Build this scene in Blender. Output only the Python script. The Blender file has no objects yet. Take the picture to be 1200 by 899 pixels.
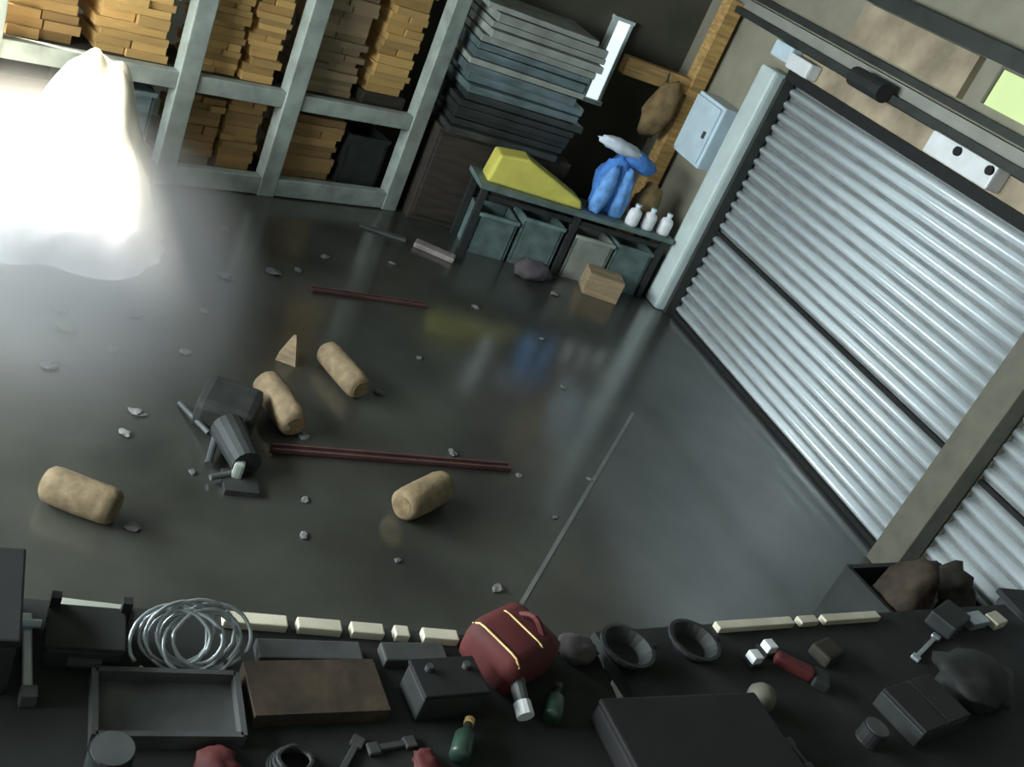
import bpy, bmesh, math, random
from mathutils import Vector, Matrix, noise
random.seed(4)
R = math.radians
S = bpy.context.scene
C = S.collection

# ------------------------------------------------------------------ camera
cam = bpy.data.cameras.new('camera'); co = bpy.data.objects.new('camera', cam); C.objects.link(co)
cam.sensor_width = 36; cam.lens = 36 * 1227.07 / 1200; cam.clip_start = .05
co.matrix_world = Matrix(((.8697352, -.14995434, -.47018548, 0), (-.31893662, .55626299, -.76736622, 0),
                          (.37661668, .81736478, .43597557, 3.0), (0, 0, 0, 1)))
S.camera = co
# ------------------------------------------------------------------ world, sun, added fill light, exposure
w = bpy.data.worlds.new('sky'); S.world = w; w.use_nodes = True
w.node_tree.nodes['Background'].inputs[0].default_value = (.72, .86, 1, 1)
w.node_tree.nodes['Background'].inputs[1].default_value = 1.0
sd = bpy.data.lights.new('sun', 'SUN'); sd.energy = 36; sd.angle = R(5); sd.color = (1, .94, .8)
so = bpy.data.objects.new('sun', sd); C.objects.link(so)
so.rotation_euler = Vector((-.47, .0, .88)).to_track_quat('Z', 'Y').to_euler()
def area(name, loc, rot, sx, sy, e, col):
    l = bpy.data.lights.new(name, 'AREA'); l.shape = 'RECTANGLE'; l.size = sx; l.size_y = sy; l.energy = e; l.color = col
    o = bpy.data.objects.new(name, l); C.objects.link(o); o.location = loc; o.rotation_euler = rot
    return o
# fill light added before an invented, out-of-view window in the left wall
area('added_side_fill', (-2.9, 4.2, 2.2), (0, R(-90), 0), 1.3, 5.2, 680, (.86, .96, .98))
S.view_settings.view_transform = 'Standard'; S.view_settings.look = 'None'
S.view_settings.exposure = 0.0; S.view_settings.gamma = 1; S.view_settings.use_curve_mapping = False

# ------------------------------------------------------------------ materials
MATS = {}
def mat(name, col, rough=.6, metal=0, var=.25, scale=8, stretch=(1, 1, 1), bump=.0, spec=.5, objvar=0, emit=None, es=1, coat=0):
    m = bpy.data.materials.new(name); m.use_nodes = True; MATS[name] = m
    nt = m.node_tree; b = nt.nodes['Principled BSDF']
    tc = nt.nodes.new('ShaderNodeTexCoord'); mp = nt.nodes.new('ShaderNodeMapping'); mp.inputs['Scale'].default_value = stretch
    nz = nt.nodes.new('ShaderNodeTexNoise'); nz.inputs['Scale'].default_value = scale; nz.inputs['Detail'].default_value = 6
    nt.links.new(tc.outputs['Object'], mp.inputs[0]); nt.links.new(mp.outputs[0], nz.inputs['Vector'])
    rp = nt.nodes.new('ShaderNodeValToRGB'); rp.color_ramp.elements[0].position = .3; rp.color_ramp.elements[1].position = .7
    rp.color_ramp.elements[0].color = tuple(c * (1 - var) for c in col) + (1,)
    rp.color_ramp.elements[1].color = tuple(min(1, c * (1 + var)) for c in col) + (1,)
    nt.links.new(nz.outputs['Fac'], rp.inputs[0]); out = rp.outputs[0]
    if objvar:
        oi = nt.nodes.new('ShaderNodeObjectInfo'); mr = nt.nodes.new('ShaderNodeMapRange')
        mr.inputs['To Min'].default_value = 1 - objvar; mr.inputs['To Max'].default_value = 1 + objvar
        nt.links.new(oi.outputs['Random'], mr.inputs['Value'])
        hs = nt.nodes.new('ShaderNodeHueSaturation'); nt.links.new(mr.outputs[0], hs.inputs['Value']); nt.links.new(out, hs.inputs['Color'])
        out = hs.outputs[0]
    nt.links.new(out, b.inputs['Base Color'])
    b.inputs['Roughness'].default_value = rough; b.inputs['Metallic'].default_value = metal
    b.inputs['Specular IOR Level'].default_value = spec; b.inputs['Coat Weight'].default_value = coat
    if bump:
        bp = nt.nodes.new('ShaderNodeBump'); bp.inputs['Strength'].default_value = bump; bp.inputs['Distance'].default_value = .02
        nt.links.new(nz.outputs['Fac'], bp.inputs['Height']); nt.links.new(bp.outputs[0], b.inputs['Normal'])
    if emit:
        b.inputs['Emission Color'].default_value = emit + (1,); b.inputs['Emission Strength'].default_value = es
    return m
m_ = mat('concrete', (.037, .038, .031), .5, 0, .45, 1.6, bump=.05, spec=.35, coat=1.0)
m_.node_tree.nodes['Principled BSDF'].inputs['Coat IOR'].default_value = 1.8; m_.node_tree.nodes['Principled BSDF'].inputs['Coat Roughness'].default_value = .17
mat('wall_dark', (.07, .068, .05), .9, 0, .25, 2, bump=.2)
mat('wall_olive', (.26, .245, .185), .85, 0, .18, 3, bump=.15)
mat('wall_grey', (.27, .275, .24), .85, 0, .2, 3)
mat('ceiling', (.12, .12, .1), .9, 0, .2, 3)
mat('dark_trim', (.025, .03, .026), .6, 0, .3, 6)
mat('tan_trim', (.34, .28, .19), .7, 0, .35, 4)
mat('jamb_paint', (.62, .72, .71), .35, .15, .1, 5)
mat('post_olive', (.12, .115, .085), .7, 0, .25, 5)
mat('slat', (.74, .81, .84), .34, .3, .12, 9, (1, .25, 1), objvar=.08)
mat('curtain', (.2, .21, .21), .5, .2, .2, 6)
mat('black', (.006, .007, .007), .8, 0, .3, 10)
mat('rack_steel', (.3, .34, .31), .5, .1, .25, 7)
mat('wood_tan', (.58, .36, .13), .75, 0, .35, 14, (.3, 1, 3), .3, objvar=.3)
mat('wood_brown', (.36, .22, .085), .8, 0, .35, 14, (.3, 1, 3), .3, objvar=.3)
mat('wood_grey', (.3, .22, .13), .8, 0, .3, 14, (.3, 1, 3), .3, objvar=.25)
mat('wood_dark', (.028, .022, .015), .8, 0, .4, 12, (.3, 1, 2), .2)
mat('log', (.2, .145, .08), .85, 0, .3, 16, (1, 1, 1), .5, objvar=.12)
mat('log_end', (.17, .12, .06), .9, 0, .35, 22)
mat('tarp', (.74, .69, .58), .7, 0, .08, 6, bump=.2)
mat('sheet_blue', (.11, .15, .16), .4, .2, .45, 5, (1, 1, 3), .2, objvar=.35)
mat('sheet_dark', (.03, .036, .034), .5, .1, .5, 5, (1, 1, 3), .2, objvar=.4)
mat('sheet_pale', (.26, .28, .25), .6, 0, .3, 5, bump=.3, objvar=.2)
mat('yellow', (.55, .5, .1), .55, 0, .15, 6)
mat('blue_cloth', (.06, .2, .55), .8, 0, .35, 14, bump=.4)
mat('blue_pale', (.13, .32, .68), .8, 0, .4, 12, bump=.4)
mat('pale_cloth', (.6, .66, .75), .85, 0, .15, 12, bump=.3)
mat('brown_cloth', (.25, .17, .08), .9, 0, .4, 9, bump=.4)
mat('white_plastic', (.72, .74, .76), .45, 0, .08, 8)
mat('cabinet_white', (.55, .68, .76), .4, 0, .1, 6)
mat('teal_plastic', (.11, .16, .155), .45, 0, .35, 8, objvar=.3)
mat('grey_steel', (.075, .08, .08), .5, .2, .3, 9)
mat('bench_top', (.014, .016, .015), .8, 0, .4, 7)
mat('dark_metal', (.016, .019, .019), .65, .0, .4, 9)
mat('machine', (.022, .024, .022), .6, .0, .4, 10)
mat('pale_metal', (.42, .46, .48), .35, .5, .2, 10)
mat('cream', (.6, .56, .44), .6, 0, .15, 8)
mat('paper', (.42, .44, .36), .8, 0, .15, 10)
mat('red', (.085, .011, .011), .75, 0, .25, 7)
mat('red_bar', (.085, .04, .036), .6, 0, .3, 9)
mat('ochre', (.7, .5, .2), .5, 0, .1, 9)
mat('rust_board', (.038, .025, .014), .8, 0, .5, 12, bump=.3)
mat('mauve', (.07, .06, .065), .85, 0, .3, 9, bump=.4)
mat('green_dull', (.022, .05, .036), .4, 0, .3, 8)
mat('debris', (.16, .16, .15), .8, 0, .3, 12, objvar=.4)
mat('debris_pink', (.2, .17, .165), .8, 0, .3, 12)
mat('debris_green', (.17, .2, .1), .8, 0, .3, 12)
mat('reflection_strip', (.15, .16, .155), .5, 0, .2, 9)
mat('pane_cold', (.7, .8, .85), .3, 0, .02, 3, emit=(.75, .93, 1), es=1.1)
mat('pane_green', (.5, .6, .3), .4, 0, .05, 3, emit=(.5, .62, .27), es=.55)
mat('added_pane', (.7, .8, .85), .3, 0, .02, 3, emit=(.86, .95, 1), es=2)

# ------------------------------------------------------------------ helpers
def obj(name, bm, m, parent=None, loc=None, rot=None, smooth=False):
    me = bpy.data.meshes.new(name)
    if smooth:
        for f in bm.faces: f.smooth = True
    bm.to_mesh(me); bm.free(); me.materials.append(MATS[m])
    o = bpy.data.objects.new(name, me); C.objects.link(o)
    if parent: o.parent = parent
    if loc is not None: o.location = loc
    if rot is not None: o.rotation_euler = rot
    return o
def tag(o, label, cat, group=None):
    o['label'] = label; o['category'] = cat
    if group: o['group'] = group
    return o
def thing(name, loc, rz, label, cat, group=None):
    o = bpy.data.objects.new(name, None); C.objects.link(o); o.location = loc; o.rotation_euler = (0, 0, rz); o.empty_display_size = .1
    return tag(o, label, cat, group)
def struct(name, bm, m, parent=None):
    o = obj(name, bm, m, parent)
    if not parent: o['kind'] = 'structure'
    return o
def box(bm, x0, x1, y0, y1, z0, z1, bev=0, M=None):
    r = bmesh.ops.create_cube(bm, size=1); vs = r['verts']
    bmesh.ops.scale(bm, vec=(x1 - x0, y1 - y0, z1 - z0), verts=vs)
    bmesh.ops.translate(bm, vec=((x0 + x1) / 2, (y0 + y1) / 2, (z0 + z1) / 2), verts=vs)
    if bev:
        es = list({e for v in vs for e in v.link_edges})
        rr = bmesh.ops.bevel(bm, geom=es, offset=bev, segments=2, affect='EDGES', profile=.6)
        vs = list({v for f in rr['faces'] for v in f.verts} | {v for v in vs if v.is_valid})
    if M is not None: bmesh.ops.transform(bm, matrix=M, verts=vs)
    return bm
def B(x0, x1, y0, y1, z0, z1, bev=0, M=None): return box(bmesh.new(), x0, x1, y0, y1, z0, z1, bev, M)
def tube(bm, p0, p1, r0, r1=None, seg=10):
    p0, p1 = Vector(p0), Vector(p1); d = p1 - p0; r1 = r0 if r1 is None else r1
    M = Matrix.Translation((p0 + p1) / 2) @ d.to_track_quat('Z', 'Y').to_matrix().to_4x4()
    bmesh.ops.create_cone(bm, cap_ends=True, segments=seg, radius1=r0, radius2=r1, depth=d.length, matrix=M)
    return bm
def lathe(prof, seg=20, M=None):
    bm = bmesh.new(); rings = []
    for r, z in prof:
        rings.append([bm.verts.new((r * math.cos(2 * math.pi * k / seg), r * math.sin(2 * math.pi * k / seg), z)) for k in range(seg)])
    for a, b in zip(rings, rings[1:]):
        for k in range(seg): bm.faces.new((a[k], a[(k + 1) % seg], b[(k + 1) % seg], b[k]))
    bm.faces.new(rings[0][::-1]); bm.faces.new(rings[-1])
    if M is not None: bmesh.ops.transform(bm, matrix=M, verts=bm.verts[:])
    return bm
def prism(pts, depth, axis='y'):     # outline in x,z pushed back along +y
    bm = bmesh.new(); a = [bm.verts.new((x, 0, z)) for x, z in pts]; b = [bm.verts.new((x, depth, z)) for x, z in pts]; n = len(pts)
    bm.faces.new(a); bm.faces.new(b[::-1])
    for k in range(n): bm.faces.new((a[k], b[k], b[(k + 1) % n], a[(k + 1) % n]))
    bmesh.ops.recalc_face_normals(bm, faces=bm.faces[:]); return bm
def blob(rx, ry, rz, rough=.15, seed=0, sub=3, flat=True, freq=2.5):
    bm = bmesh.new(); bmesh.ops.create_icosphere(bm, subdivisions=sub, radius=1)
    for v in bm.verts:
        n = 1 + rough * noise.noise(v.co * freq + Vector((seed * 7.3, seed * 3.1, seed)))
        v.co = Vector((v.co.x * rx * n, v.co.y * ry * n, v.co.z * rz * n))
        if flat: v.co.z = max(v.co.z, -rz * .75)
    zmin = min(v.co.z for v in bm.verts)
    bmesh.ops.translate(bm, vec=(0, 0, -zmin), verts=bm.verts[:]); return bm
def path_tube(bm, pts, r, seg=6):
    rings = []; n = len(pts)
    for i, p in enumerate(pts):
        t = (pts[min(i + 1, n - 1)] - pts[max(i - 1, 0)]).normalized(); q = t.to_track_quat('Z', 'Y')
        rings.append([bm.verts.new(p + q @ Vector((r * math.cos(2 * math.pi * k / seg), r * math.sin(2 * math.pi * k / seg), 0))) for k in range(seg)])
    for a, b in zip(rings, rings[1:]):
        for k in range(seg): bm.faces.new((a[k], a[(k + 1) % seg], b[(k + 1) % seg], b[k]))
    bm.faces.new(rings[0][::-1]); bm.faces.new(rings[-1]); return bm

# ------------------------------------------------------------------ the room
XR, YB, XL, YF, ZC = 5.5, 8.6, -3.0, -.6, 3.7
struct('floor', B(XL - .2, XR + .5, YF - .2, YB + .2, -.15, 0), 'concrete')
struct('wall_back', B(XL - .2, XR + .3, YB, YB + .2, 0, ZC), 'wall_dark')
struct('wall_front', B(XL - .2, XR + .3, YF - .2, YF, 0, ZC), 'wall_grey')
bm = bmesh.new()                                            # left wall round the added long window
box(bm, XL - .2, XL, YF, YB, 0, 1.5); box(bm, XL - .2, XL, YF, YB, 2.9, ZC); box(bm, XL - .2, XL, YF, 1.5, 1.5, 2.9); box(bm, XL - .2, XL, 6.9, YB, 1.5, 2.9)
struct('wall_left', bm, 'wall_grey')
wn = struct('window_1', B(XL - .12, XL - .08, 1.5, 6.9, 1.5, 2.9), 'added_pane')  # invented window, its glowing pane added to light the room
for y in (1.52, 3.3, 5.1, 6.88): obj('window_bar', B(XL - .08, XL - .02, y - .02, y + .02, 1.5, 2.9), 'dark_trim', wn)
bm = bmesh.new()                                            # roof with an added out-of-view opening that lets the sun down beside the rack
RX0, RX1, RY0, RY1 = -2.62, -.93, 5.45, 7.0
box(bm, XL - .2, RX0, YF - .2, YB + .2, ZC, ZC + .12); box(bm, RX1, XR + .3, YF - .2, YB + .2, ZC, ZC + .12)
box(bm, RX0, RX1, YF - .2, RY0, ZC, ZC + .12); box(bm, RX0, RX1, RY1, YB + .2, ZC, ZC + .12)
struct('ceiling', bm, 'ceiling')
bm = bmesh.new()                                            # door wall: everything round the two shutter openings
box(bm, XR, XR + .25, 7.05, YB, 0, ZC); box(bm, XR, XR + .25, 3.62, 3.84, 0, 2.2); box(bm, XR, XR + .25, YF, .6, 0, 2.2); box(bm, XR, XR + .25, YF, 7.05, 2.2, ZC)
struct('wall_right', bm, 'wall_olive')
# fascia, ledges and beams above the shutters
struct('trim_1', B(5.40, XR, .6, 7.0, 2.17, 2.25), 'black')
struct('trim_2', B(5.44, XR, .6, 7.3, 2.25, 2.40), 'tan_trim')
struct('trim_3', B(5.36, XR, .6, 8.1, 2.415, 2.47), 'dark_trim')  # dark strip standing in for the ledge's shadow
struct('trim_4', B(5.43, XR, .6, 8.3, 2.47, 2.55), 'wall_grey')
struct('trim_5', B(5.41, XR, .6, 8.3, 2.57, 2.62), 'dark_trim')
struct('trim_6', B(5.30, XR, .6, YB, 2.93, 3.04), 'dark_trim')
struct('trim_7', B(5.44, XR, 5.35, 6.6, 2.64, 2.92), 'tan_trim')
for n, (y0, y1, z0, z1) in enumerate(((4.3, 5.14, 2.68, 2.91), (3.6, 5.02, 3.08, 3.3))):
    p = struct('window_%d' % (n + 2), B(5.47, 5.495, y0, y1, z0, z1), 'pane_green')
    bm = bmesh.new(); box(bm, 5.455, 5.5, y0 - .02, y1 + .02, z1, z1 + .02); box(bm, 5.455, 5.5, y1, y1 + .02, z0, z1); box(bm, 5.455, 5.5, y0 - .02, y0, z0, z1)
    obj('window_frame', bm, 'post_olive', p)
# thin pale floor strip, partly painting in the door post's reflection
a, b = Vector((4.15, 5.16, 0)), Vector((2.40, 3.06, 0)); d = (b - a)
struct('trim_8', B(-d.length / 2, d.length / 2, -.011, .011, -.01, .003, M=Matrix.Translation((a + b) / 2) @ Matrix.Rotation(math.atan2(d.y, d.x), 4, 'Z')), 'reflection_strip')
# tall narrow window and a timber corner post on the back wall
nw = struct('window_4', B(4.66, 4.79, 8.545, 8.57, 1.24, 1.95), 'pane_cold')
bm = bmesh.new(); box(bm, 4.62, 4.83, 8.53, 8.6, 1.95, 1.98); box(bm, 4.62, 4.83, 8.5, 8.6, 1.2, 1.24); box(bm, 4.63, 4.66, 8.53, 8.6, 1.24, 1.95); box(bm, 4.79, 4.82, 8.53, 8.6, 1.24, 1.95)
obj('window_frame', bm, 'jamb_paint', nw)
struct('trim_9', B(5.30, 5.44, 8.0, 8.14, 0, 2.5), 'wood_tan')
struct('trim_10', B(4.62, 5.30, 8.02, 8.12, 1.62, 1.77), 'wood_brown')

# ------------------------------------------------------------------ roller shutters and their posts
SL = .1
def slat_mesh(y0, y1):
    bm = bmesh.new(); n = 8; L = []
    for i in range(n + 1):
        t = i / n; L.append((-.042 * math.sin(math.pi * t ** 1.2) ** .8, t * SL * .74))
    a = [bm.verts.new((x, y0, z)) for x, z in L] + [bm.verts.new((.012, y0, SL * .74)), bm.verts.new((.012, y0, 0))]
    b = [bm.verts.new((x, y1, z)) for x, z in L] + [bm.verts.new((.012, y1, SL * .74)), bm.verts.new((.012, y1, 0))]
    k = len(a)
    for i in range(k):
        f = bm.faces.new((a[i], a[(i + 1) % k], b[(i + 1) % k], b[i])); f.smooth = i < n
    bm.faces.new(a); bm.faces.new(b[::-1]); bmesh.ops.recalc_face_normals(bm, faces=bm.faces[:])
    me = bpy.data.meshes.new('slat'); bm.to_mesh(me); bm.free(); me.materials.append(MATS['slat']); return me
def shutter(name, y0, y1):
    bk = struct(name, B(XR + .036, XR + .07, y0, y1, 0, 2.2), 'curtain')
    me = slat_mesh(y0, y1)
    for i in range(22):
        z = .03 + i * SL - (0 if i < 8 else -.03)
        if z > 2.12: break
        o = bpy.data.objects.new('slat', me); C.objects.link(o); o.parent = bk; o.location = (XR + .03, 0, z)
    obj('seam_bar', B(XR + .0, XR + .04, y0, y1, .815, .845), 'black', bk)
    obj('bottom_rail', B(XR - .02, XR + .04, y0, y1, 0.001, .035), 'black', bk)
    return bk
shutter('door_1', 3.84, 7.05)
shutter('door_2', .6, 3.62)
p = thing('door_post', (5.40, 7.13, 0), 0, 'pale grey-green steel post at the far side of the roller shutter', 'post')
obj('column', B(-.09, .09, -.115, .115, 0, 2.2, .03), 'jamb_paint', p); obj('shutter_channel', B(.0, .1, -.155, -.11, 0, 2.17), 'dark_trim', p)
p = thing('door_post', (5.40, 3.73, 0), 0, 'dark olive post standing between the two roller shutters', 'post')
obj('column', B(-.07, .08, -.11, .11, 0, 2.17, .01), 'post_olive', p); obj('shutter_channel', B(.0, .08, .11, .15, 0, 2.17), 'dark_trim', p)
# gear on the fascia
p = thing('shutter_gearbox', (5.38, 6.98, 2.26), 0, 'white shutter gearbox over the pale steel door post', 'gearbox')
obj('casing', B(-.06, .06, -.3, .0, 0, .12, .02), 'white_plastic', p); obj('end_cap', B(-.05, .06, .0, .26, .02, .15, .02), 'cabinet_white', p)
p = thing('junction_box', (5.38, 4.93, 2.27), 0, 'long white box with two black sockets on the fascia above the shutter', 'junction box')
obj('housing', B(-.07, .06, -.31, .31, 0, .15, .015), 'white_plastic', p)
for y in (.03, -.27): obj('socket', tube(bmesh.new(), (-.06, y, .11), (-.09, y, .11), .03, seg=14), 'black', p)
p = thing('winding_motor', (5.29, 5.95, 2.40), 0, 'small dark motor on the ledge above the roller shutter', 'motor')
obj('barrel', tube(bmesh.new(), (0, -.16, .06), (0, .2, .06), .07, seg=16), 'dark_metal', p); obj('foot', B(-.03, .075, -.1, .14, .02, .06), 'black', p)
p = thing('wall_cabinet', (5.42, 7.55, 1.2), 0, 'pale blue-white cabinet on the wall behind the steel door post', 'cabinet')
obj('body', B(-.14, .08, -.2, .26, 0, .55, .012), 'cabinet_white', p); obj('door', B(-.165, -.138, -.17, .24, .03, .52, .008), 'pane_cold' if False else 'cabinet_white', p)
obj('latch', B(-.18, -.16, -.13, -.1, .24, .3), 'grey_steel', p)

# ------------------------------------------------------------------ timber rack
RA = math.atan2(.57, 1.86); rk = thing('storage_rack', (1.10, 7.27, 0), RA, 'grey steel storage rack filled with stacked timber', 'rack')
posts = (-1.25, 0, .81, 1.95); D = .62
for s in posts:
    obj('upright', B(s - .07, s + .07, -.05, .07, 0, 2.45, .008), 'rack_steel', rk)
    obj('rear_upright', B(s - .05, s + .05, D - .05, D + .05, 0, 2.45), 'rack_steel', rk)
for s0, s1 in zip(posts, posts[1:]):
    obj('bottom_rail', B(s0 + .07, s1 - .07, -.045, .045, .01, .15, .006), 'rack_steel', rk)
    obj('middle_rail', B(s0 + .07, s1 - .07, -.035, .045, .70, .82, .006), 'rack_steel', rk)
    obj('top_rail', B(s0 + .07, s1 - .07, -.035, .045, 2.0, 2.1, .006), 'rack_steel', rk)
    for z in (.09, .78): obj('shelf_board', B(s0 + .02, s1 - .02, .046, D - .05, z, z + .03), 'wood_dark', rk)
RM = Matrix.Translation((1.10, 7.27, 0)) @ Matrix.Rotation(RA, 4, 'Z')
pm = {}
def plank(s, y, z, w, d, h, m, rz, label, group):
    key = (math.floor(w * 100) / 100, round(d, 2), m)
    if key not in pm:
        bm = B(-key[0] / 2, key[0] / 2, 0, key[1], 0, 1, 0); me = bpy.data.meshes.new('plank'); bm.to_mesh(me); bm.free(); me.materials.append(MATS[m]); pm[key] = me
    o = bpy.data.objects.new('plank', pm[key]); C.objects.link(o)
    o.location = RM @ Vector((s, y, z)); o.rotation_euler = (0, 0, RA + rz); o.scale = (1, 1, h)
    tag(o, label, 'plank', group)
ORD = 'first second third fourth fifth sixth seventh eighth ninth tenth eleventh twelfth thirteenth fourteenth fifteenth sixteenth seventeenth eighteenth nineteenth twentieth'.split() + ['topmost'] * 9
def stack(s0, s1, z0, z1, m, label, group, th=.055, jit=.03, split=.35, lean=0, y0=.09):
    z = z0; k = -1
    while z < z1 - .5 * th:
        k += 1
        h = th * random.uniform(.75, 1.2); dx = lean * (z - z0)
        a, b = s0 + dx + random.uniform(0, jit), s1 + dx - random.uniform(0, jit)
        cuts = [a, b]; ry = random.uniform(-.015, .015)
        if random.random() < split: cuts = [a, a + (b - a) * random.choice((.4, .5, .6)), b]
        for u, v in zip(cuts, cuts[1:]):
            plank((u + v) / 2, y0 + random.uniform(0, .05), z, v - u - .006, random.choice((.34, .4)), h * (.97 if v == b else 1), m, ry, label + ', ' + ORD[k] + ' layer up', group)
        z += h
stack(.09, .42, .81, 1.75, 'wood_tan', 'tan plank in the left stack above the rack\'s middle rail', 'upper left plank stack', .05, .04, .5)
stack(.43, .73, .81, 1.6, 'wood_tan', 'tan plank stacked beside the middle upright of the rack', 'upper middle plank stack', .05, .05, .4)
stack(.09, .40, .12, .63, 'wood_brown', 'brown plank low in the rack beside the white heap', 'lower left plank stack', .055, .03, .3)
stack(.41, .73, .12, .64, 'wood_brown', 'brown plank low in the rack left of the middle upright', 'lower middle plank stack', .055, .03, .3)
stack(.89, 1.38, .81, 1.95, 'wood_grey', 'grey-brown plank in the weathered stack on the upper shelf', 'weathered plank stack', .05, .05, .4)
stack(1.46, 1.84, .90, 1.98, 'wood_tan', 'bright tan plank in the stack next to the right upright', 'bright plank stack', .058, .05, .3)
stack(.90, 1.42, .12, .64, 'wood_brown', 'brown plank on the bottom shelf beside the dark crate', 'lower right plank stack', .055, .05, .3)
stack(-.62, -.10, .81, 1.6, 'wood_tan', 'tan plank on the shelf above the white heap', 'plank stack over the heap', .06, .05, .5)
stack(-1.18, -.68, .81, 1.6, 'wood_brown', 'brown plank at the far end of the rack above the heap', 'plank stack at the rack end', .06, .05, .5)
o = tag(obj('pallet_block', B(-.2, .2, 0, .4, 0, .09, .01), 'wood_dark', None, RM @ Vector((1.65, .09, .81)), (0, 0, RA)), 'dark block under the bright tan planks on the rack', 'block')
def crate(loc, rz, sx, sy, sz, m, label, cat='crate', group=None, slots=2):
    t = thing('crate', loc, rz, label, cat, group); th = .018
    obj('base', B(-sx / 2, sx / 2, -sy / 2, sy / 2, 0, th), m, t)
    for sg in (-1, 1):
        obj('side_panel', B(sg * sx / 2 - th / 2, sg * sx / 2 + th / 2, -sy / 2, sy / 2, 0, sz), m, t)
        obj('end_panel', B(-sx / 2 + th, sx / 2 - th, sg * sy / 2 - th / 2, sg * sy / 2 + th / 2, 0, sz), m, t)
    obj('rim', B(-sx / 2 - .012, sx / 2 + .012, -sy / 2 - .022, -sy / 2 - .008, sz - .03, sz), m, t)
    return t
crate(RM @ Vector((1.66, .30, .12)), RA, .36, .38, .42, 'dark_metal', 'dark open crate on the bottom shelf at the right upright')
crate(RM @ Vector((-.38, .30, .12)), RA, .5, .38, .48, 'sheet_blue', 'blue-grey crate on the bottom shelf behind the white heap')
crate(RM @ Vector((-.92, .30, .12)), RA, .48, .38, .45, 'dark_metal', 'dark crate at the far end of the bottom shelf')

# ------------------------------------------------------------------ glaring white heap under the added roof opening
def heap_h(x, y):
    g = lambda cx, cy, sx, sy, h: h * math.exp(-((x - cx) / sx) ** 4 - ((y - cy) / sy) ** 4)
    h = g(.5, 6.4, .52, .30, .50) + g(.54, 6.46, .25, .2, .36) + g(.05, 6.2, .5, .34, .26) + g(.72, 6.0, .24, .25, .18) + g(.3, 5.85, .3, .15, .12) + g(-.5, 6.2, .4, .4, .12)
    n = noise.noise(Vector((x * 3.2, y * 3.2, 1.7))) * .5 + noise.noise(Vector((x * 8, y * 8, 5))) * .3
    return h * (1 + .35 * n) + .09 * abs(n) + .012
bm = bmesh.new(); N = 80; g = []
for i in range(N + 1):
    row = []
    for j in range(N + 1):
        u, v = i / N, j / N
        ex = .035 * noise.noise(Vector((v * 7, 3, 0))); ey = .08 * noise.noise(Vector((u * 7, 9, 0)))
        x = -.85 + u * (1.9 + ex * 2); y = 5.66 + ey + v * (1.06 + .06 * u - ey)
        x = -.85 + (x + .85) * (1 - .16 * max(0, 1 - v * 2.2) ** 2); e = min(1, min(u, 1 - u, v, 1 - v) * 12)
        row.append(bm.verts.new((x, y, .004 + heap_h(x, y) * e)))
    g.append(row)
for i in range(N):
    for j in range(N): bm.faces.new((g[i][j], g[i + 1][j], g[i + 1][j + 1], g[i][j + 1]))
t = obj('tarpaulin', bm, 'tarp', None, smooth=True)
tag(t, 'glaring white sheet crumpled over a heap in front of the rack', 'tarpaulin')
# haze volume added to imitate glare and bloom over the heap
hz = bpy.data.materials.new('glare_haze'); hz.use_nodes = True; nt = hz.node_tree; nt.nodes.clear()
vo = nt.nodes.new('ShaderNodeVolumeScatter'); vo.inputs['Color'].default_value = (1, .955, .86, 1)
tc = nt.nodes.new('ShaderNodeTexCoord'); ln = nt.nodes.new('ShaderNodeVectorMath'); ln.operation = 'LENGTH'; mp = nt.nodes.new('ShaderNodeMapping'); mp.inputs['Scale'].default_value = (1 / 1.4, 1 / 1.9, 1 / .95)
mr = nt.nodes.new('ShaderNodeMapRange'); mr.interpolation_type = 'SMOOTHSTEP'; mr.inputs['From Min'].default_value = .1; mr.inputs['From Max'].default_value = 1; mr.inputs['To Min'].default_value = 3.6; mr.inputs['To Max'].default_value = 0
for p_, q_ in ((tc.outputs['Object'], mp.inputs[0]), (mp.outputs[0], ln.inputs[0]), (ln.outputs['Value'], mr.inputs['Value']), (mr.outputs[0], vo.inputs['Density'])): nt.links.new(p_, q_)
mo = nt.nodes.new('ShaderNodeOutputMaterial'); nt.links.new(vo.outputs[0], mo.inputs['Volume']); MATS['glare_haze'] = hz
bm = bmesh.new(); bmesh.ops.create_icosphere(bm, subdivisions=4, radius=1)
for v in bm.verts: v.co = Vector((v.co.x * 1.4, v.co.y * 1.9, max(0, v.co.z) * .95))
bmesh.ops.remove_doubles(bm, verts=bm.verts[:], dist=1e-4)
o = obj('glare_haze', bm, 'glare_haze', None, (.32, 5.85, .01), smooth=True); o['kind'] = 'stuff'
tag(o, 'scattering haze added for the glare over the white heap', 'haze')

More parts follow.
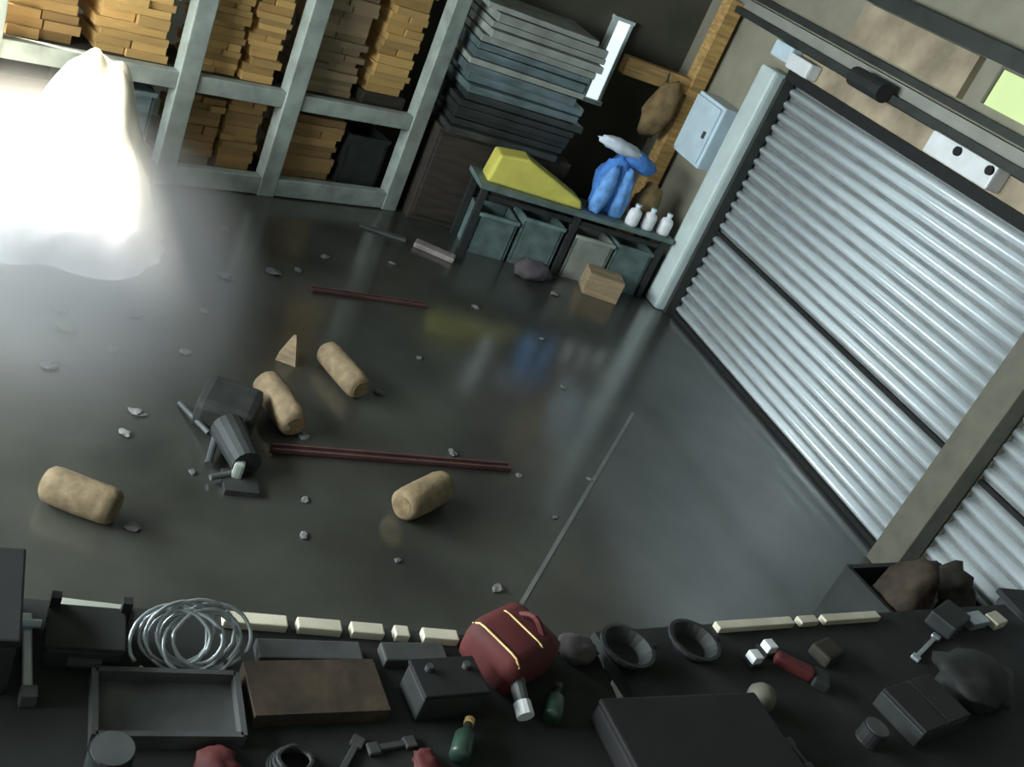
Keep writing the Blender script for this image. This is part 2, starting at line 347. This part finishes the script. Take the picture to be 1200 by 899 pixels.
# ------------------------------------------------------------------ back corner: dark cabinet, sheets, bench and what lies on it
cb = thing('low_cabinet', (3.74, 8.02, 0), 0, 'dark timber cabinet under the stack of grey sheets', 'cabinet')
obj('carcass', B(-.62, .62, -.3, .3, .0, .82, .01), 'wood_dark', cb)
for s in (-.31, .31): d_ = obj('door', B(s - .29, s + .29, -.325, -.3, .06, .78, .006), 'wood_dark', cb); obj('knob', tube(bmesh.new(), (s * .3, -.325, .45), (s * .3, -.35, .45), .018), 'grey_steel', d_)
z = .82
for i in range(17):
    h = random.uniform(.045, .075); wd = random.uniform(.98, 1.08); xl = random.uniform(3.12, 3.22); top = i > 11
    bm = B(-wd / 2, wd / 2, -.3, .27, 0, h - .008, .004)
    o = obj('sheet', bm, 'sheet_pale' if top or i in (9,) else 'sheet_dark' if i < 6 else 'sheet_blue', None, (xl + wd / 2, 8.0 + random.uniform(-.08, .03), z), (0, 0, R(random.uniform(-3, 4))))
    tag(o, ORD[i] + ' sheet up from the dark cabinet, pale grey' if (top or i in (9,)) else ORD[i] + (' dark' if i < 6 else ' blue-grey') + ' sheet up from the dark cabinet in the sheet stack', 'sheet', 'sheets stacked on the dark cabinet')
    z += h
bt = thing('back_bench', (4.37, 7.42, 0), R(-4), 'grey low bench in the back corner beside the steel post', 'bench')
obj('bench_top', B(-.92, .92, -.2, .2, .56, .60, .006), 'teal_plastic', bt)
for x in (-.86, 0, .86):
    for y in (-.15, .15): obj('leg', B(x - .025, x + .025, y - .025, y + .025, 0, .56), 'dark_metal', bt)
obj('brace', B(-.84, .84, -.16, -.14, .48, .52), 'dark_metal', bt)
o = obj('wedge_bag', prism([(-.44, 0), (-.41, .24), (-.16, .27), (.12, .17), (.40, .07), (.43, 0)], .22), 'yellow', None, (3.95, 7.33, .60), (0, 0, R(-6)))
tag(o, 'yellow tapering package lying on the back bench', 'package')
bmods = o.modifiers.new('bevel', 'BEVEL'); bmods.width = .02; bmods.segments = 2
j = thing('work_jacket', (4.62, 7.44, .60), 0, 'crumpled blue work jacket with a pale collar slumped on the back bench', 'jacket')
bm = blob(.15, .12, .29, .3, 2, 3); obj('torso', bm, 'blue_cloth', j, (0, 0, 0), smooth=True)
for x, r in ((-.11, .1), (.1, -.1)): obj('sleeve', blob(.075, .07, .25, .25, 5 + x, 3), 'blue_pale', j, (x, -.1, .006), (0, r, 0), smooth=True)
obj('shoulder', blob(.19, .11, .09, .25, 6, 3), 'blue_cloth', j, (.14, .02, .42), (0, .25, 0), smooth=True)
obj('collar', blob(.22, .1, .06, .3, 7, 3), 'pale_cloth', j, (-.06, .0, .52), (0, .1, 0), smooth=True)
o = tag(obj('rag', blob(.12, .1, .2, .35, 9, 3), 'brown_cloth', None, (5.05, 7.47, .595), smooth=True), 'dark brown rag heaped between the jacket and the white bottles', 'rag')
BP = [(.0, 0), (.05, 0), (.058, .02), (.058, .11), (.05, .135), (.022, .15), (.022, .17)]
for i, (x, y) in enumerate(((4.86, 7.27), (5.02, 7.27), (5.18, 7.25))):
    t = thing('bottle', (x, y, .60), 0, 'white plastic bottle in the short row on the back bench', 'bottle', 'white bottles on the back bench')
    obj('body', lathe([(.001, 0)] + BP[1:]), 'white_plastic', t, smooth=True); obj('cap', tube(bmesh.new(), (0, 0, .167), (0, 0, .19), .026, seg=12), 'cabinet_white', t)
coat = thing('hanging_coat', (5.05, 7.98, 1.18), 0, 'brown coat hanging from the timber rail by the narrow window', 'coat')
obj('cloth', blob(.15, .06, .26, .3, 4, 3, False), 'brown_cloth', coat, (0, 0, 0), (0, R(10), 0), smooth=True); obj('hook', tube(bmesh.new(), (0.0, .03, .46), (0.0, .05, .58), .012), 'grey_steel', coat)
crate((3.725, 7.465, 0), R(-4), .34, .3, .36, 'teal_plastic', 'grey-green crate under the back bench below the yellow package')
crate((4.125, 7.44, 0), R(-4), .36, .3, .42, 'teal_plastic', 'grey-green crate under the back bench below the package tip')
crate((4.615, 7.40, 0), R(-4), .36, .3, .40, 'sheet_pale', 'pale grey crate under the back bench below the jacket')
crate((5.01, 7.375, 0), R(-4), .34, .3, .42, 'teal_plastic', 'grey-green crate under the bench beside the steel post')
o = tag(obj('cardboard_box', B(-.16, .16, -.11, .11, 0, .2, .006), 'wood_grey', None, (4.72, 7.06, 0), (0, 0, R(-15))), 'tan cardboard box on the floor before the back bench', 'box')
o = tag(obj('cloth_bundle', blob(.17, .1, .09, .3, 11, 3), 'mauve', None, (4.06, 7.08, 0), smooth=True), 'pinkish cloth bundle on the floor below the yellow package', 'cloth')

# ------------------------------------------------------------------ logs and litter on the floor
def log(x, y, rz, L, r, label, seed):
    t = thing('log', (x, y, 0), rz, label, 'log', 'cut logs on the floor')
    prof = [(.001, -L / 2), (r * .72, -L / 2), (r * .93, -L / 2 + .018), (r, -L / 2 + .05), (r * 1.02, 0), (r * .99, L / 2 - .05), (r * .92, L / 2 - .018), (r * .72, L / 2), (.001, L / 2)]
    bm = lathe(prof, 20, Matrix.Rotation(R(90), 4, 'Y'))
    for v in bm.verts:
        v.co *= 1 + .05 * noise.noise(v.co * 9 + Vector((seed, 0, 0))); v.co.z += r
    zm = min(v.co.z for v in bm.verts); bmesh.ops.translate(bm, vec=(0, 0, -zm), verts=bm.verts[:])
    obj('bark_surface', bm, 'log', t, smooth=True)
    for sg in (-1, 1): obj('cut_end', tube(bmesh.new(), (sg * (L / 2 - .004), 0, r), (sg * (L / 2 + .004), 0, r), r * .62, seg=14), 'log_end', t)
log(.55, 3.61, math.atan2(-.14, .29), .31, .08, 'pale tan log lying on its own at the sunlit side of the floor', 1)
log(1.53, 4.52, math.atan2(-.38, .10), .40, .082, 'tan log lying against the toppled dark machine', 2)
log(1.97, 4.97, math.atan2(-.42, .15), .40, .078, 'tan log lying beyond the toppled machine, farthest from it', 3)
log(2.17, 3.86, math.atan2(.26, .36), .36, .085, 'tan log lying beside the end of the red bar', 4)
def bar(name, a, b, wd, h, m, label):
    a, b = Vector(a), Vector(b); d = b - a; t = thing(name, ((a + b) / 2), math.atan2(d.y, d.x), label, 'bar'); L = d.length / 2
    obj('web', B(-L, L, -wd / 2, wd / 2, 0, h * .4), m, t); obj('flange', B(-L, L, -wd / 2, -wd / 2 + .012, 0, h), m, t); obj('flange', B(-L, L, wd / 2 - .012, wd / 2, 0, h), m, t)
bar('metal_bar', (1.46, 4.20, 0), (2.85, 4.30, 0), .055, .03, 'red_bar', 'long dull red bar lying across the floor between the logs')
bar('metal_bar', (2.0, 6.05, 0), (2.86, 6.15, 0), .05, .025, 'red_bar', 'short dull red bar on the floor in front of the rack')
# toppled machine
t = thing('toppled_machine', (1.20, 4.27, 0), 0, 'dark toppled machine with grey rods lying by the logs', 'machine')
obj('motor_housing', B(-.14, .15, -.02, .28, 0.0, .16, .04), 'machine', t, (0, .02, 0), (0, 0, R(-20)))
obj('drum', tube(bmesh.new(), (.02, -.05, .09), (.08, -.33, .09), .085, .07, 16), 'dark_metal', t)
obj('handle_rod', tube(bmesh.new(), (-.17, .22, .014), (-.06, -.06, .05), .014), 'grey_steel', t)
obj('handle_rod', tube(bmesh.new(), (-.03, -.08, .05), (-.08, -.28, .03), .018), 'grey_steel', t)
obj('foot_plate', B(.09, .14, -.35, -.26, .0, .11, .015), 'sheet_pale', t, (0, 0, 0), (0, 0, R(-12)))
obj('axle', tube(bmesh.new(), (-.08, -.38, .03), (.12, -.30, .04), .015), 'grey_steel', t)
obj('base_plate', B(-.02, .14, -.46, -.3, 0, .03), 'machine', t)
deb = [(.46, 5.24, .045, 'debris'), (.43, 4.67, .04, 'debris'), (.72, 4.91, .03, 'debris'), (.82, 4.37, .035, 'debris'), (.76, 4.19, .03, 'debris'), (.765, 3.53, .032, 'debris'),
       (1.65, 4.36, .035, 'debris'), (1.43, 5.99, .045, 'debris'), (1.76, 6.19, .045, 'debris'), (2.52, 4.38, .03, 'debris'), (1.57, 3.83, .022, 'debris'), (1.52, 3.57, .024, 'debris'), (3.66, 5.34, .025, 'debris'),
       (1.13, 6.15, .03, 'debris'), (2.43, 3.3, .03, 'debris'), (4.21, 6.85, .045, 'debris'), (.85, 5.3, .03, 'debris'), (1.25, 5.5, .03, 'debris'), (2.2, 4.9, .03, 'debris'), (1.1, 5.0, .03, 'debris'), (2.9, 4.25, .02, 'debris'), (3.0, 3.9, .018, 'debris'), (3.3, 6.3, .03, 'debris'), (2.6, 5.4, .022, 'debris'), (1.5, 6.7, .03, 'debris'), (2.75, 6.75, .026, 'debris'), (3.75, 6.0, .022, 'debris'), (1.05, 3.95, .02, 'debris'), (1.95, 3.45, .018, 'debris'), (3.4, 4.3, .018, 'debris'), (1.95, 6.3, .03, 'debris'), (2.2, 6.6, .03, 'debris')]
for i, (x, y, r, m) in enumerate(deb):
    o = obj('rubble_chip', blob(r * 1.15, r * .8, r * .35, .6, i, 2, True, 1.6), m, None, (x, y, 0), (0, 0, random.uniform(0, 3)))
    tag(o, 'small pale chip of rubble lying on the dark floor', 'rubble', 'chips scattered on the floor')
tag(obj('crushed_packet', blob(.06, .045, .025, .4, 40, 2), 'debris_green', None, (.50, 5.05, 0)), 'small yellow-green crushed packet on the floor by the white heap', 'packet')
tag(obj('broken_slab', B(-.17, .17, -.055, .055, 0, .045, .012), 'debris_pink', None, (3.2, 7.12, 0), (0, 0, R(-28))), 'pinkish grey broken slab on the floor in front of the dark cabinet', 'slab')
tag(obj('lath', B(-.19, .19, -.03, .03, 0, .02, .004), 'grey_steel', None, (2.80, 7.28, 0), (0, 0, R(-14))), 'thin grey lath on the floor at the foot of the right rack upright', 'lath')
tag(obj('wedge_offcut', lathe([(.085, 0), (.08, .01), (.012, .16)], 4), 'wood_grey', None, (1.69, 5.12, 0), (0, 0, .4)), 'small pointed olive-brown offcut standing behind the log by the machine', 'offcut')

# ------------------------------------------------------------------ workbenches below the camera
ZB = .9
def bench(loc, rz, x0, x1, label):
    t = thing('workbench', loc, rz, label, 'workbench')
    obj('worktop', B(x0, x1, -.9, 0, ZB - .05, ZB, .004), 'bench_top', t)
    for x in (x0 + .06, x1 - .06):
        for y in (-.84, -.06): obj('leg', B(x - .035, x + .035, y - .035, y + .035, 0, ZB - .05), 'dark_metal', t)
    obj('apron', B(x0 + .05, x1 - .05, -.06, -.04, ZB - .17, ZB - .05), 'dark_metal', t)
    return t
wa = bench((1.0, 2.125, 0), R(-3), -1.35, .98, 'dark workbench carrying the red canister')
wb = bench((3.0, 2.26, 0), R(7), -1.0, 1.45, 'dark workbench with a red tool and two white cubes')
for x0, x1 in ((-.24, -.06), (-.03, .10), (.13, .23), (.265, .31), (.355, .47)):
    obj('edge_strip', B(x0, x1, -.055, -.012, ZB, ZB + .028, .004), 'cream', wa)
for x0, x1 in ((-.46, -.06), (-.02, .08), (.12, .46)):
    obj('edge_strip', B(x0, x1, -.05, -.012, ZB, ZB + .026, .004), 'cream', wb)
def put(name, bm, m, x, y, rz, label, cat, z=ZB, smooth=False, group=None):
    return tag(obj(name, bm, m, None, (x, y, z), (0, 0, R(rz)), smooth), label, cat, group)
t = thing('instrument_case', (.05, 1.98, ZB), 0, 'tall dark case at the sunlit end of the workbench', 'case')
obj('body', B(-.3, .18, -.14, .16, 0, .16, .012), 'dark_metal', t); obj('lid', B(-.305, .185, -.145, .165, .16, .185, .006), 'black', t); obj('latch', B(.0, .05, -.155, -.145, .1, .15), 'grey_steel', t)
t = thing('bar_clamp', (.268, 1.99, ZB), R(2), 'pale grey bar clamp with a cross handle lying by the dark case', 'clamp')
obj('bar', B(-.012, .012, -.17, .1, 0.0, .022, .004), 'pale_metal', t); obj('cross_handle', tube(bmesh.new(), (-.03, .058, .028), (.031, .055, .028), .011), 'cabinet_white', t); obj('jaw', B(-.018, .02, -.185, -.15, 0, .04, .004), 'grey_steel', t)
t = thing('tool_case', (.40, 1.99, ZB), R(-3), 'black tool case with two upright corner tabs', 'case')
obj('body', B(-.095, .085, -.07, .07, 0, .07, .01), 'dark_metal', t); obj('lid', B(-.098, .088, -.072, .072, .07, .082, .004), 'bench_top', t)
for x in (-.085, .085): obj('corner_tab', B(x - .012, x + .012, .055, .08, 0, .115), 'black', t)
obj('carry_handle', B(-.04, .04, -.083, -.07, .03, .045), 'grey_steel', t)
put('paper_sheet', B(-.09, .09, -.04, .04, 0, .008), 'paper', .42, 2.115, -6, 'pale greenish folded sheet behind the black tool case', 'paper')
# coil of pale wire
t = thing('wire_coil', (.655, 1.98, ZB), 0, 'loose coil of pale wire on the workbench', 'wire coil')
for k in range(9):
    bm = bmesh.new(); r = random.uniform(.075, .115); tl = random.uniform(.25, .95); az = random.uniform(-.5, .5); ph = random.uniform(0, 6)
    pts = []
    for i in range(29):
        a_ = ph + 2 * math.pi * i / 28 * .97; v = Vector((r * math.cos(a_), r * .8 * math.sin(a_), 0)); v = Matrix.Rotation(az, 3, 'Z') @ Matrix.Rotation(tl, 3, 'X') @ v
        pts.append(v + Vector((random.uniform(-.002, .002) + (k - 4) * .014, (k % 3) * .01, 0)))
    zm = min(p.z for p in pts); pts = [p + Vector((0, 0, -zm + .006)) for p in pts]
    obj('wire_loop', path_tube(bm, pts, .0055), 'pale_metal', t, smooth=True)
put('steel_slab', B(-.15, .15, -.035, .035, 0, .035, .006), 'grey_steel', .985, 1.985, 0, 'long grey steel slab behind the rusty board', 'slab')
put('steel_slab', B(-.1, .1, -.035, .035, 0, .035, .006), 'grey_steel', 1.30, 1.99, 2, 'short grey steel slab between the rusty board and red canister', 'slab')
put('rusty_board', prism([(-.18, 0), (-.18, .045), (.19, .045), (.19, 0)], .18), 'rust_board', .975, 1.755, 3, 'rust-brown board lying flat on the workbench', 'board')
t = thing('steel_tray', (.59, 1.79, ZB), R(-1), 'shallow grey steel tray in front of the wire coil', 'tray')
obj('base', B(-.17, .17, -.1, .1, 0, .01), 'grey_steel', t)
for a_ in ((-.17, .17, .09, .105, 0, .045), (-.17, .17, -.105, -.09, 0, .045), (-.18, -.165, -.1, .1, 0, .045), (.165, .18, -.1, .1, 0, .045)): obj('rim_wall', B(*a_), 'grey_steel', t)
put('red_cloth', blob(.055, .075, .03, .4, 21, 3), 'red', .69, 1.60, 0, 'dark red cloth crumpled in front of the steel tray', 'cloth', smooth=True)
put('red_cloth', blob(.04, .05, .02, .4, 22, 3), 'red', 1.24, 1.61, 0, 'small dull red rag between the rusty board and bottles', 'rag', smooth=True)
# red canister
t = thing('canister', (1.60, 1.97, ZB), R(28), 'red canister with painted ochre edge highlights on the workbench', 'canister')
obj('body', B(-.12, .12, -.10, .12, 0, .15, .045), 'red', t, smooth=True)
for x in (-.10, .02): obj('edge_highlight', path_tube(bmesh.new(), [Vector((x, -.09 + .022 * i, .150 - (.022 if i in (0, 9) else .003 if i in (1, 8) else 0))) for i in range(10)], .0035), 'ochre', t)  # ochre beads painting in the highlights along the canister's edges
h_ = obj('handle', path_tube(bmesh.new(), [Vector((.06, -.04 + .016 * i, .145 + .03 * math.sin(math.pi * i / 6))) for i in range(7)], .01), 'red', t)
sp = obj('spout', tube(bmesh.new(), (-.07, -.08, .07), (-.11, -.155, .05), .026, .02, 12), 'grey_steel', t); obj('spout_cap', tube(bmesh.new(), (-.108, -.15, .052), (-.128, -.188, .043), .026, seg=12), 'white_plastic', sp)
put('mauve_cloth', blob(.07, .06, .035, .35, 23, 3), 'mauve', 1.88, 2.03, 0, 'greyish mauve cloth crumpled beside the red canister', 'cloth', smooth=True)
for x, y, rz, l in ((2.07, 2.03, 5, 'dark tapered tub beside the mauve cloth'), (2.37, 2.07, 8, 'dark tapered tub at the end of the cream edge strip')):
    t = thing('tub', (x, y, ZB), R(rz), l, 'tub')
    obj('wall', lathe([(.06, 0), (.09, .04), (.098, .04), (.098, .052), (.085, .052), (.055, .012), (.001, .012)], 20), 'dark_metal', t)
    obj('grip', tube(bmesh.new(), (.09, 0, .04), (.12, 0, .04), .01), 'dark_metal', t)
for x, y, l in ((2.62, 2.02, 'small white cube with a black collar on the workbench'), (2.724, 2.074, 'small white cube touching the red tool')):
    t = thing('small_cube', (x, y, ZB), R(8), l, 'cube'); obj('block', B(-.022, .022, -.022, .022, 0, .045, .004), 'white_plastic', t); obj('collar', B(-.03, .03, -.03, .03, 0, .016), 'black', t)
t = thing('red_tool', (2.80, 1.98, ZB), R(-35), 'red-handled tool lying beside the small white cubes', 'tool')
obj('grip', B(-.09, .06, -.025, .025, 0, .045, .014), 'red', t); obj('head', B(.06, .12, -.04, .04, 0, .04, .008), 'dark_metal', t)
put('offcut', B(-.06, .06, -.045, .045, 0, .05, .012), 'wood_dark', 3.0, 2.06, 20, 'brown offcut block behind the red tool', 'offcut')
put('ball', blob(.05, .05, .05, .05, 2, 3), 'post_olive', 2.52, 1.83, 0, 'dull olive ball on the dark workbench', 'ball', smooth=True)
t = thing('black_case', (2.15, 1.62, ZB), R(3), 'wide black carrying case on the workbench before the tubs', 'case')
obj('body', B(-.32, .3, -.16, .17, 0, .07, .012), 'black', t); obj('lid', B(-.322, .302, -.162, .172, .07, .09, .008), 'black', t); obj('handle', B(-.07, .07, .172, .19, .035, .055, .004), 'dark_metal', t)
for x, y, l in ((1.36, 1.672, 'dull green bottle lying nearest the red rag'), (1.70, 1.80, 'dull green bottle lying before the red canister')):
    t = thing('green_bottle', (x, y, ZB), R(60), l, 'bottle')
    M = Matrix.Translation((0, 0, .03)) @ Matrix.Rotation(R(90), 4, 'Y')
    obj('body', lathe([(.001, -.06), (.028, -.058), (.03, -.05), (.03, .02), (.012, .045), (.012, .07), (.001, .07)], 16, M), 'green_dull', t, smooth=True); obj('cap', lathe([(.001, .066), (.015, .066), (.015, .085), (.001, .085)], 12, M), 'ochre' if x < 1.5 else 'grey_steel', t)
def rod(x, y, rz, L, label, m='grey_steel'):
    t = thing('spanner', (x, y, ZB), R(rz), label, 'spanner'); obj('shaft', B(-L / 2, L / 2, -.009, .009, 0.0, .012, .003), m, t)
    for sg in (-1, 1): obj('jaw', B(sg * L / 2 - .018, sg * L / 2 + .018, -.018, .018, 0, .014, .005), m, t)
rod(1.03, 1.64, 55, .13, 'grey spanner lying in front of the rusty board'); rod(2.56, 1.62, 100, .10, 'grey spanner lying beside the black case'); rod(1.16, 1.68, 10, .11, 'grey spanner between the rusty board and green bottle')
rod(3.62, 2.13, 28, .26, 'long pale spanner near the end of the second workbench', 'pale_metal')
# heap of scrap at the far end of the second workbench
sc = [('scrap_block', B(-.1, .1, -.06, .06, 0, .07, .01), 'dark_metal', 3.86, 2.27, 25, 'dark scrap block behind the long pale spanner'),
      ('scrap_plate', B(-.07, .07, -.035, .035, 0, .04, .006), 'pale_metal', 4.06, 2.29, 12, 'pale grey scrap plate at the end of the second workbench'),
      ('scrap_plate', B(-.05, .05, -.035, .035, 0, .04, .006), 'cream', 4.21, 2.30, 16, 'cream scrap plate at the end of the second workbench')]
for n_, b_, m_, x, y, rz, l in sc: put(n_, b_, m_, x, y, rz, l, 'scrap')
t = thing('scrap_cabinet', (4.95, 2.25, 0), 0, 'dark cabinet beside the second roller shutter', 'cabinet')
obj('carcass', B(-.35, .4, -.6, .32, 0, .84, .01), 'dark_metal', t); obj('top', B(-.37, .42, -.62, .34, .84, .87, .005), 'bench_top', t)
t = thing('scrap_bin', (4.86, 3.02, 0), R(8), 'low dark bin of scrap in front of the second roller shutter', 'bin')
obj('base', B(-.4, .4, -.26, .26, 0, .03), 'dark_metal', t)
for a_ in ((-.42, .42, .25, .28, 0, .4), (-.42, .42, -.28, -.25, 0, .4), (-.43, -.4, -.26, .26, 0, .4), (.4, .43, -.26, .26, 0, .4)): obj('side_panel', B(*a_), 'dark_metal', t)
for x, y, z_, rx, ry, rz_, m_, n_, l in ((4.66, 3.01, .03, .17, .17, .34, 'rust_board', 'brown_sack', 'rust-brown sack filling the end of the scrap bin'),
      (5.05, 3.07, .03, .165, .17, .31, 'wood_dark', 'brown_sack', 'dark brown sack in the scrap bin near the second shutter')):
    tag(obj(n_, blob(rx, ry, rz_, .35, x * 3, 3), m_, None, (x, y, z_), smooth=True), l, 'sack')

# more shop clutter along the benches
t = thing('battery', (1.34, 1.83, ZB), R(6), 'dark battery box with two terminals before the short steel slab', 'battery')
obj('case', B(-.1, .1, -.06, .07, 0, .09, .008), 'dark_metal', t); obj('lid', B(-.103, .103, -.063, .073, .09, .105, .004), 'black', t)
for x in (-.06, .06): obj('terminal', tube(bmesh.new(), (x, .03, .1), (x, .03, .122), .011), 'grey_steel', t)
t = thing('paint_tin', (.44, 1.60, ZB), 0, 'small dark tin with a grey lid in front of the steel tray', 'tin')
obj('can', lathe([(.05, 0), (.052, .006), (.05, .012), (.05, .1), (.052, .106)], 20), 'dark_metal', t); obj('lid', tube(bmesh.new(), (0, 0, .1), (0, 0, .112), .047, seg=20), 'grey_steel', t)
t = thing('cable_coil', (.88, 1.62, ZB), 0, 'loose coil of black cable before the rusty board', 'cable')
for k in range(4): obj('cable_loop', path_tube(bmesh.new(), [Vector(((.06 - k * .006) * math.cos(i * .262), (.05 - k * .004) * math.sin(i * .262), .008 + k * .009 + .004 * math.sin(i * .8 + k))) for i in range(25)], .0065), 'dark_metal', t)
t = thing('parts_box', (3.25, 1.78, ZB), R(14), 'black parts box with a divided lid on the second workbench', 'box')
obj('body', B(-.16, .16, -.1, .1, 0, .07, .006), 'dark_metal', t)
for x in (-.08, .08): obj('lid', B(x - .077, x + .077, -.1, .1, .07, .084, .004), 'bench_top', t)
t = thing('paint_tin', (2.92, 1.68, ZB), 0, 'squat dark tin beside the black parts box', 'tin')
obj('can', lathe([(.045, 0), (.047, .006), (.045, .012), (.045, .06), (.047, .066)], 20), 'dark_metal', t); obj('lid', tube(bmesh.new(), (0, 0, .06), (0, 0, .07), .042, seg=20), 'grey_steel', t)
put('tarp_bundle', blob(.2, .14, .07, .4, 44, 3), 'bench_top', 3.68, 1.92, 15, 'black folded bundle near the long pale spanner', 'bundle', smooth=True)
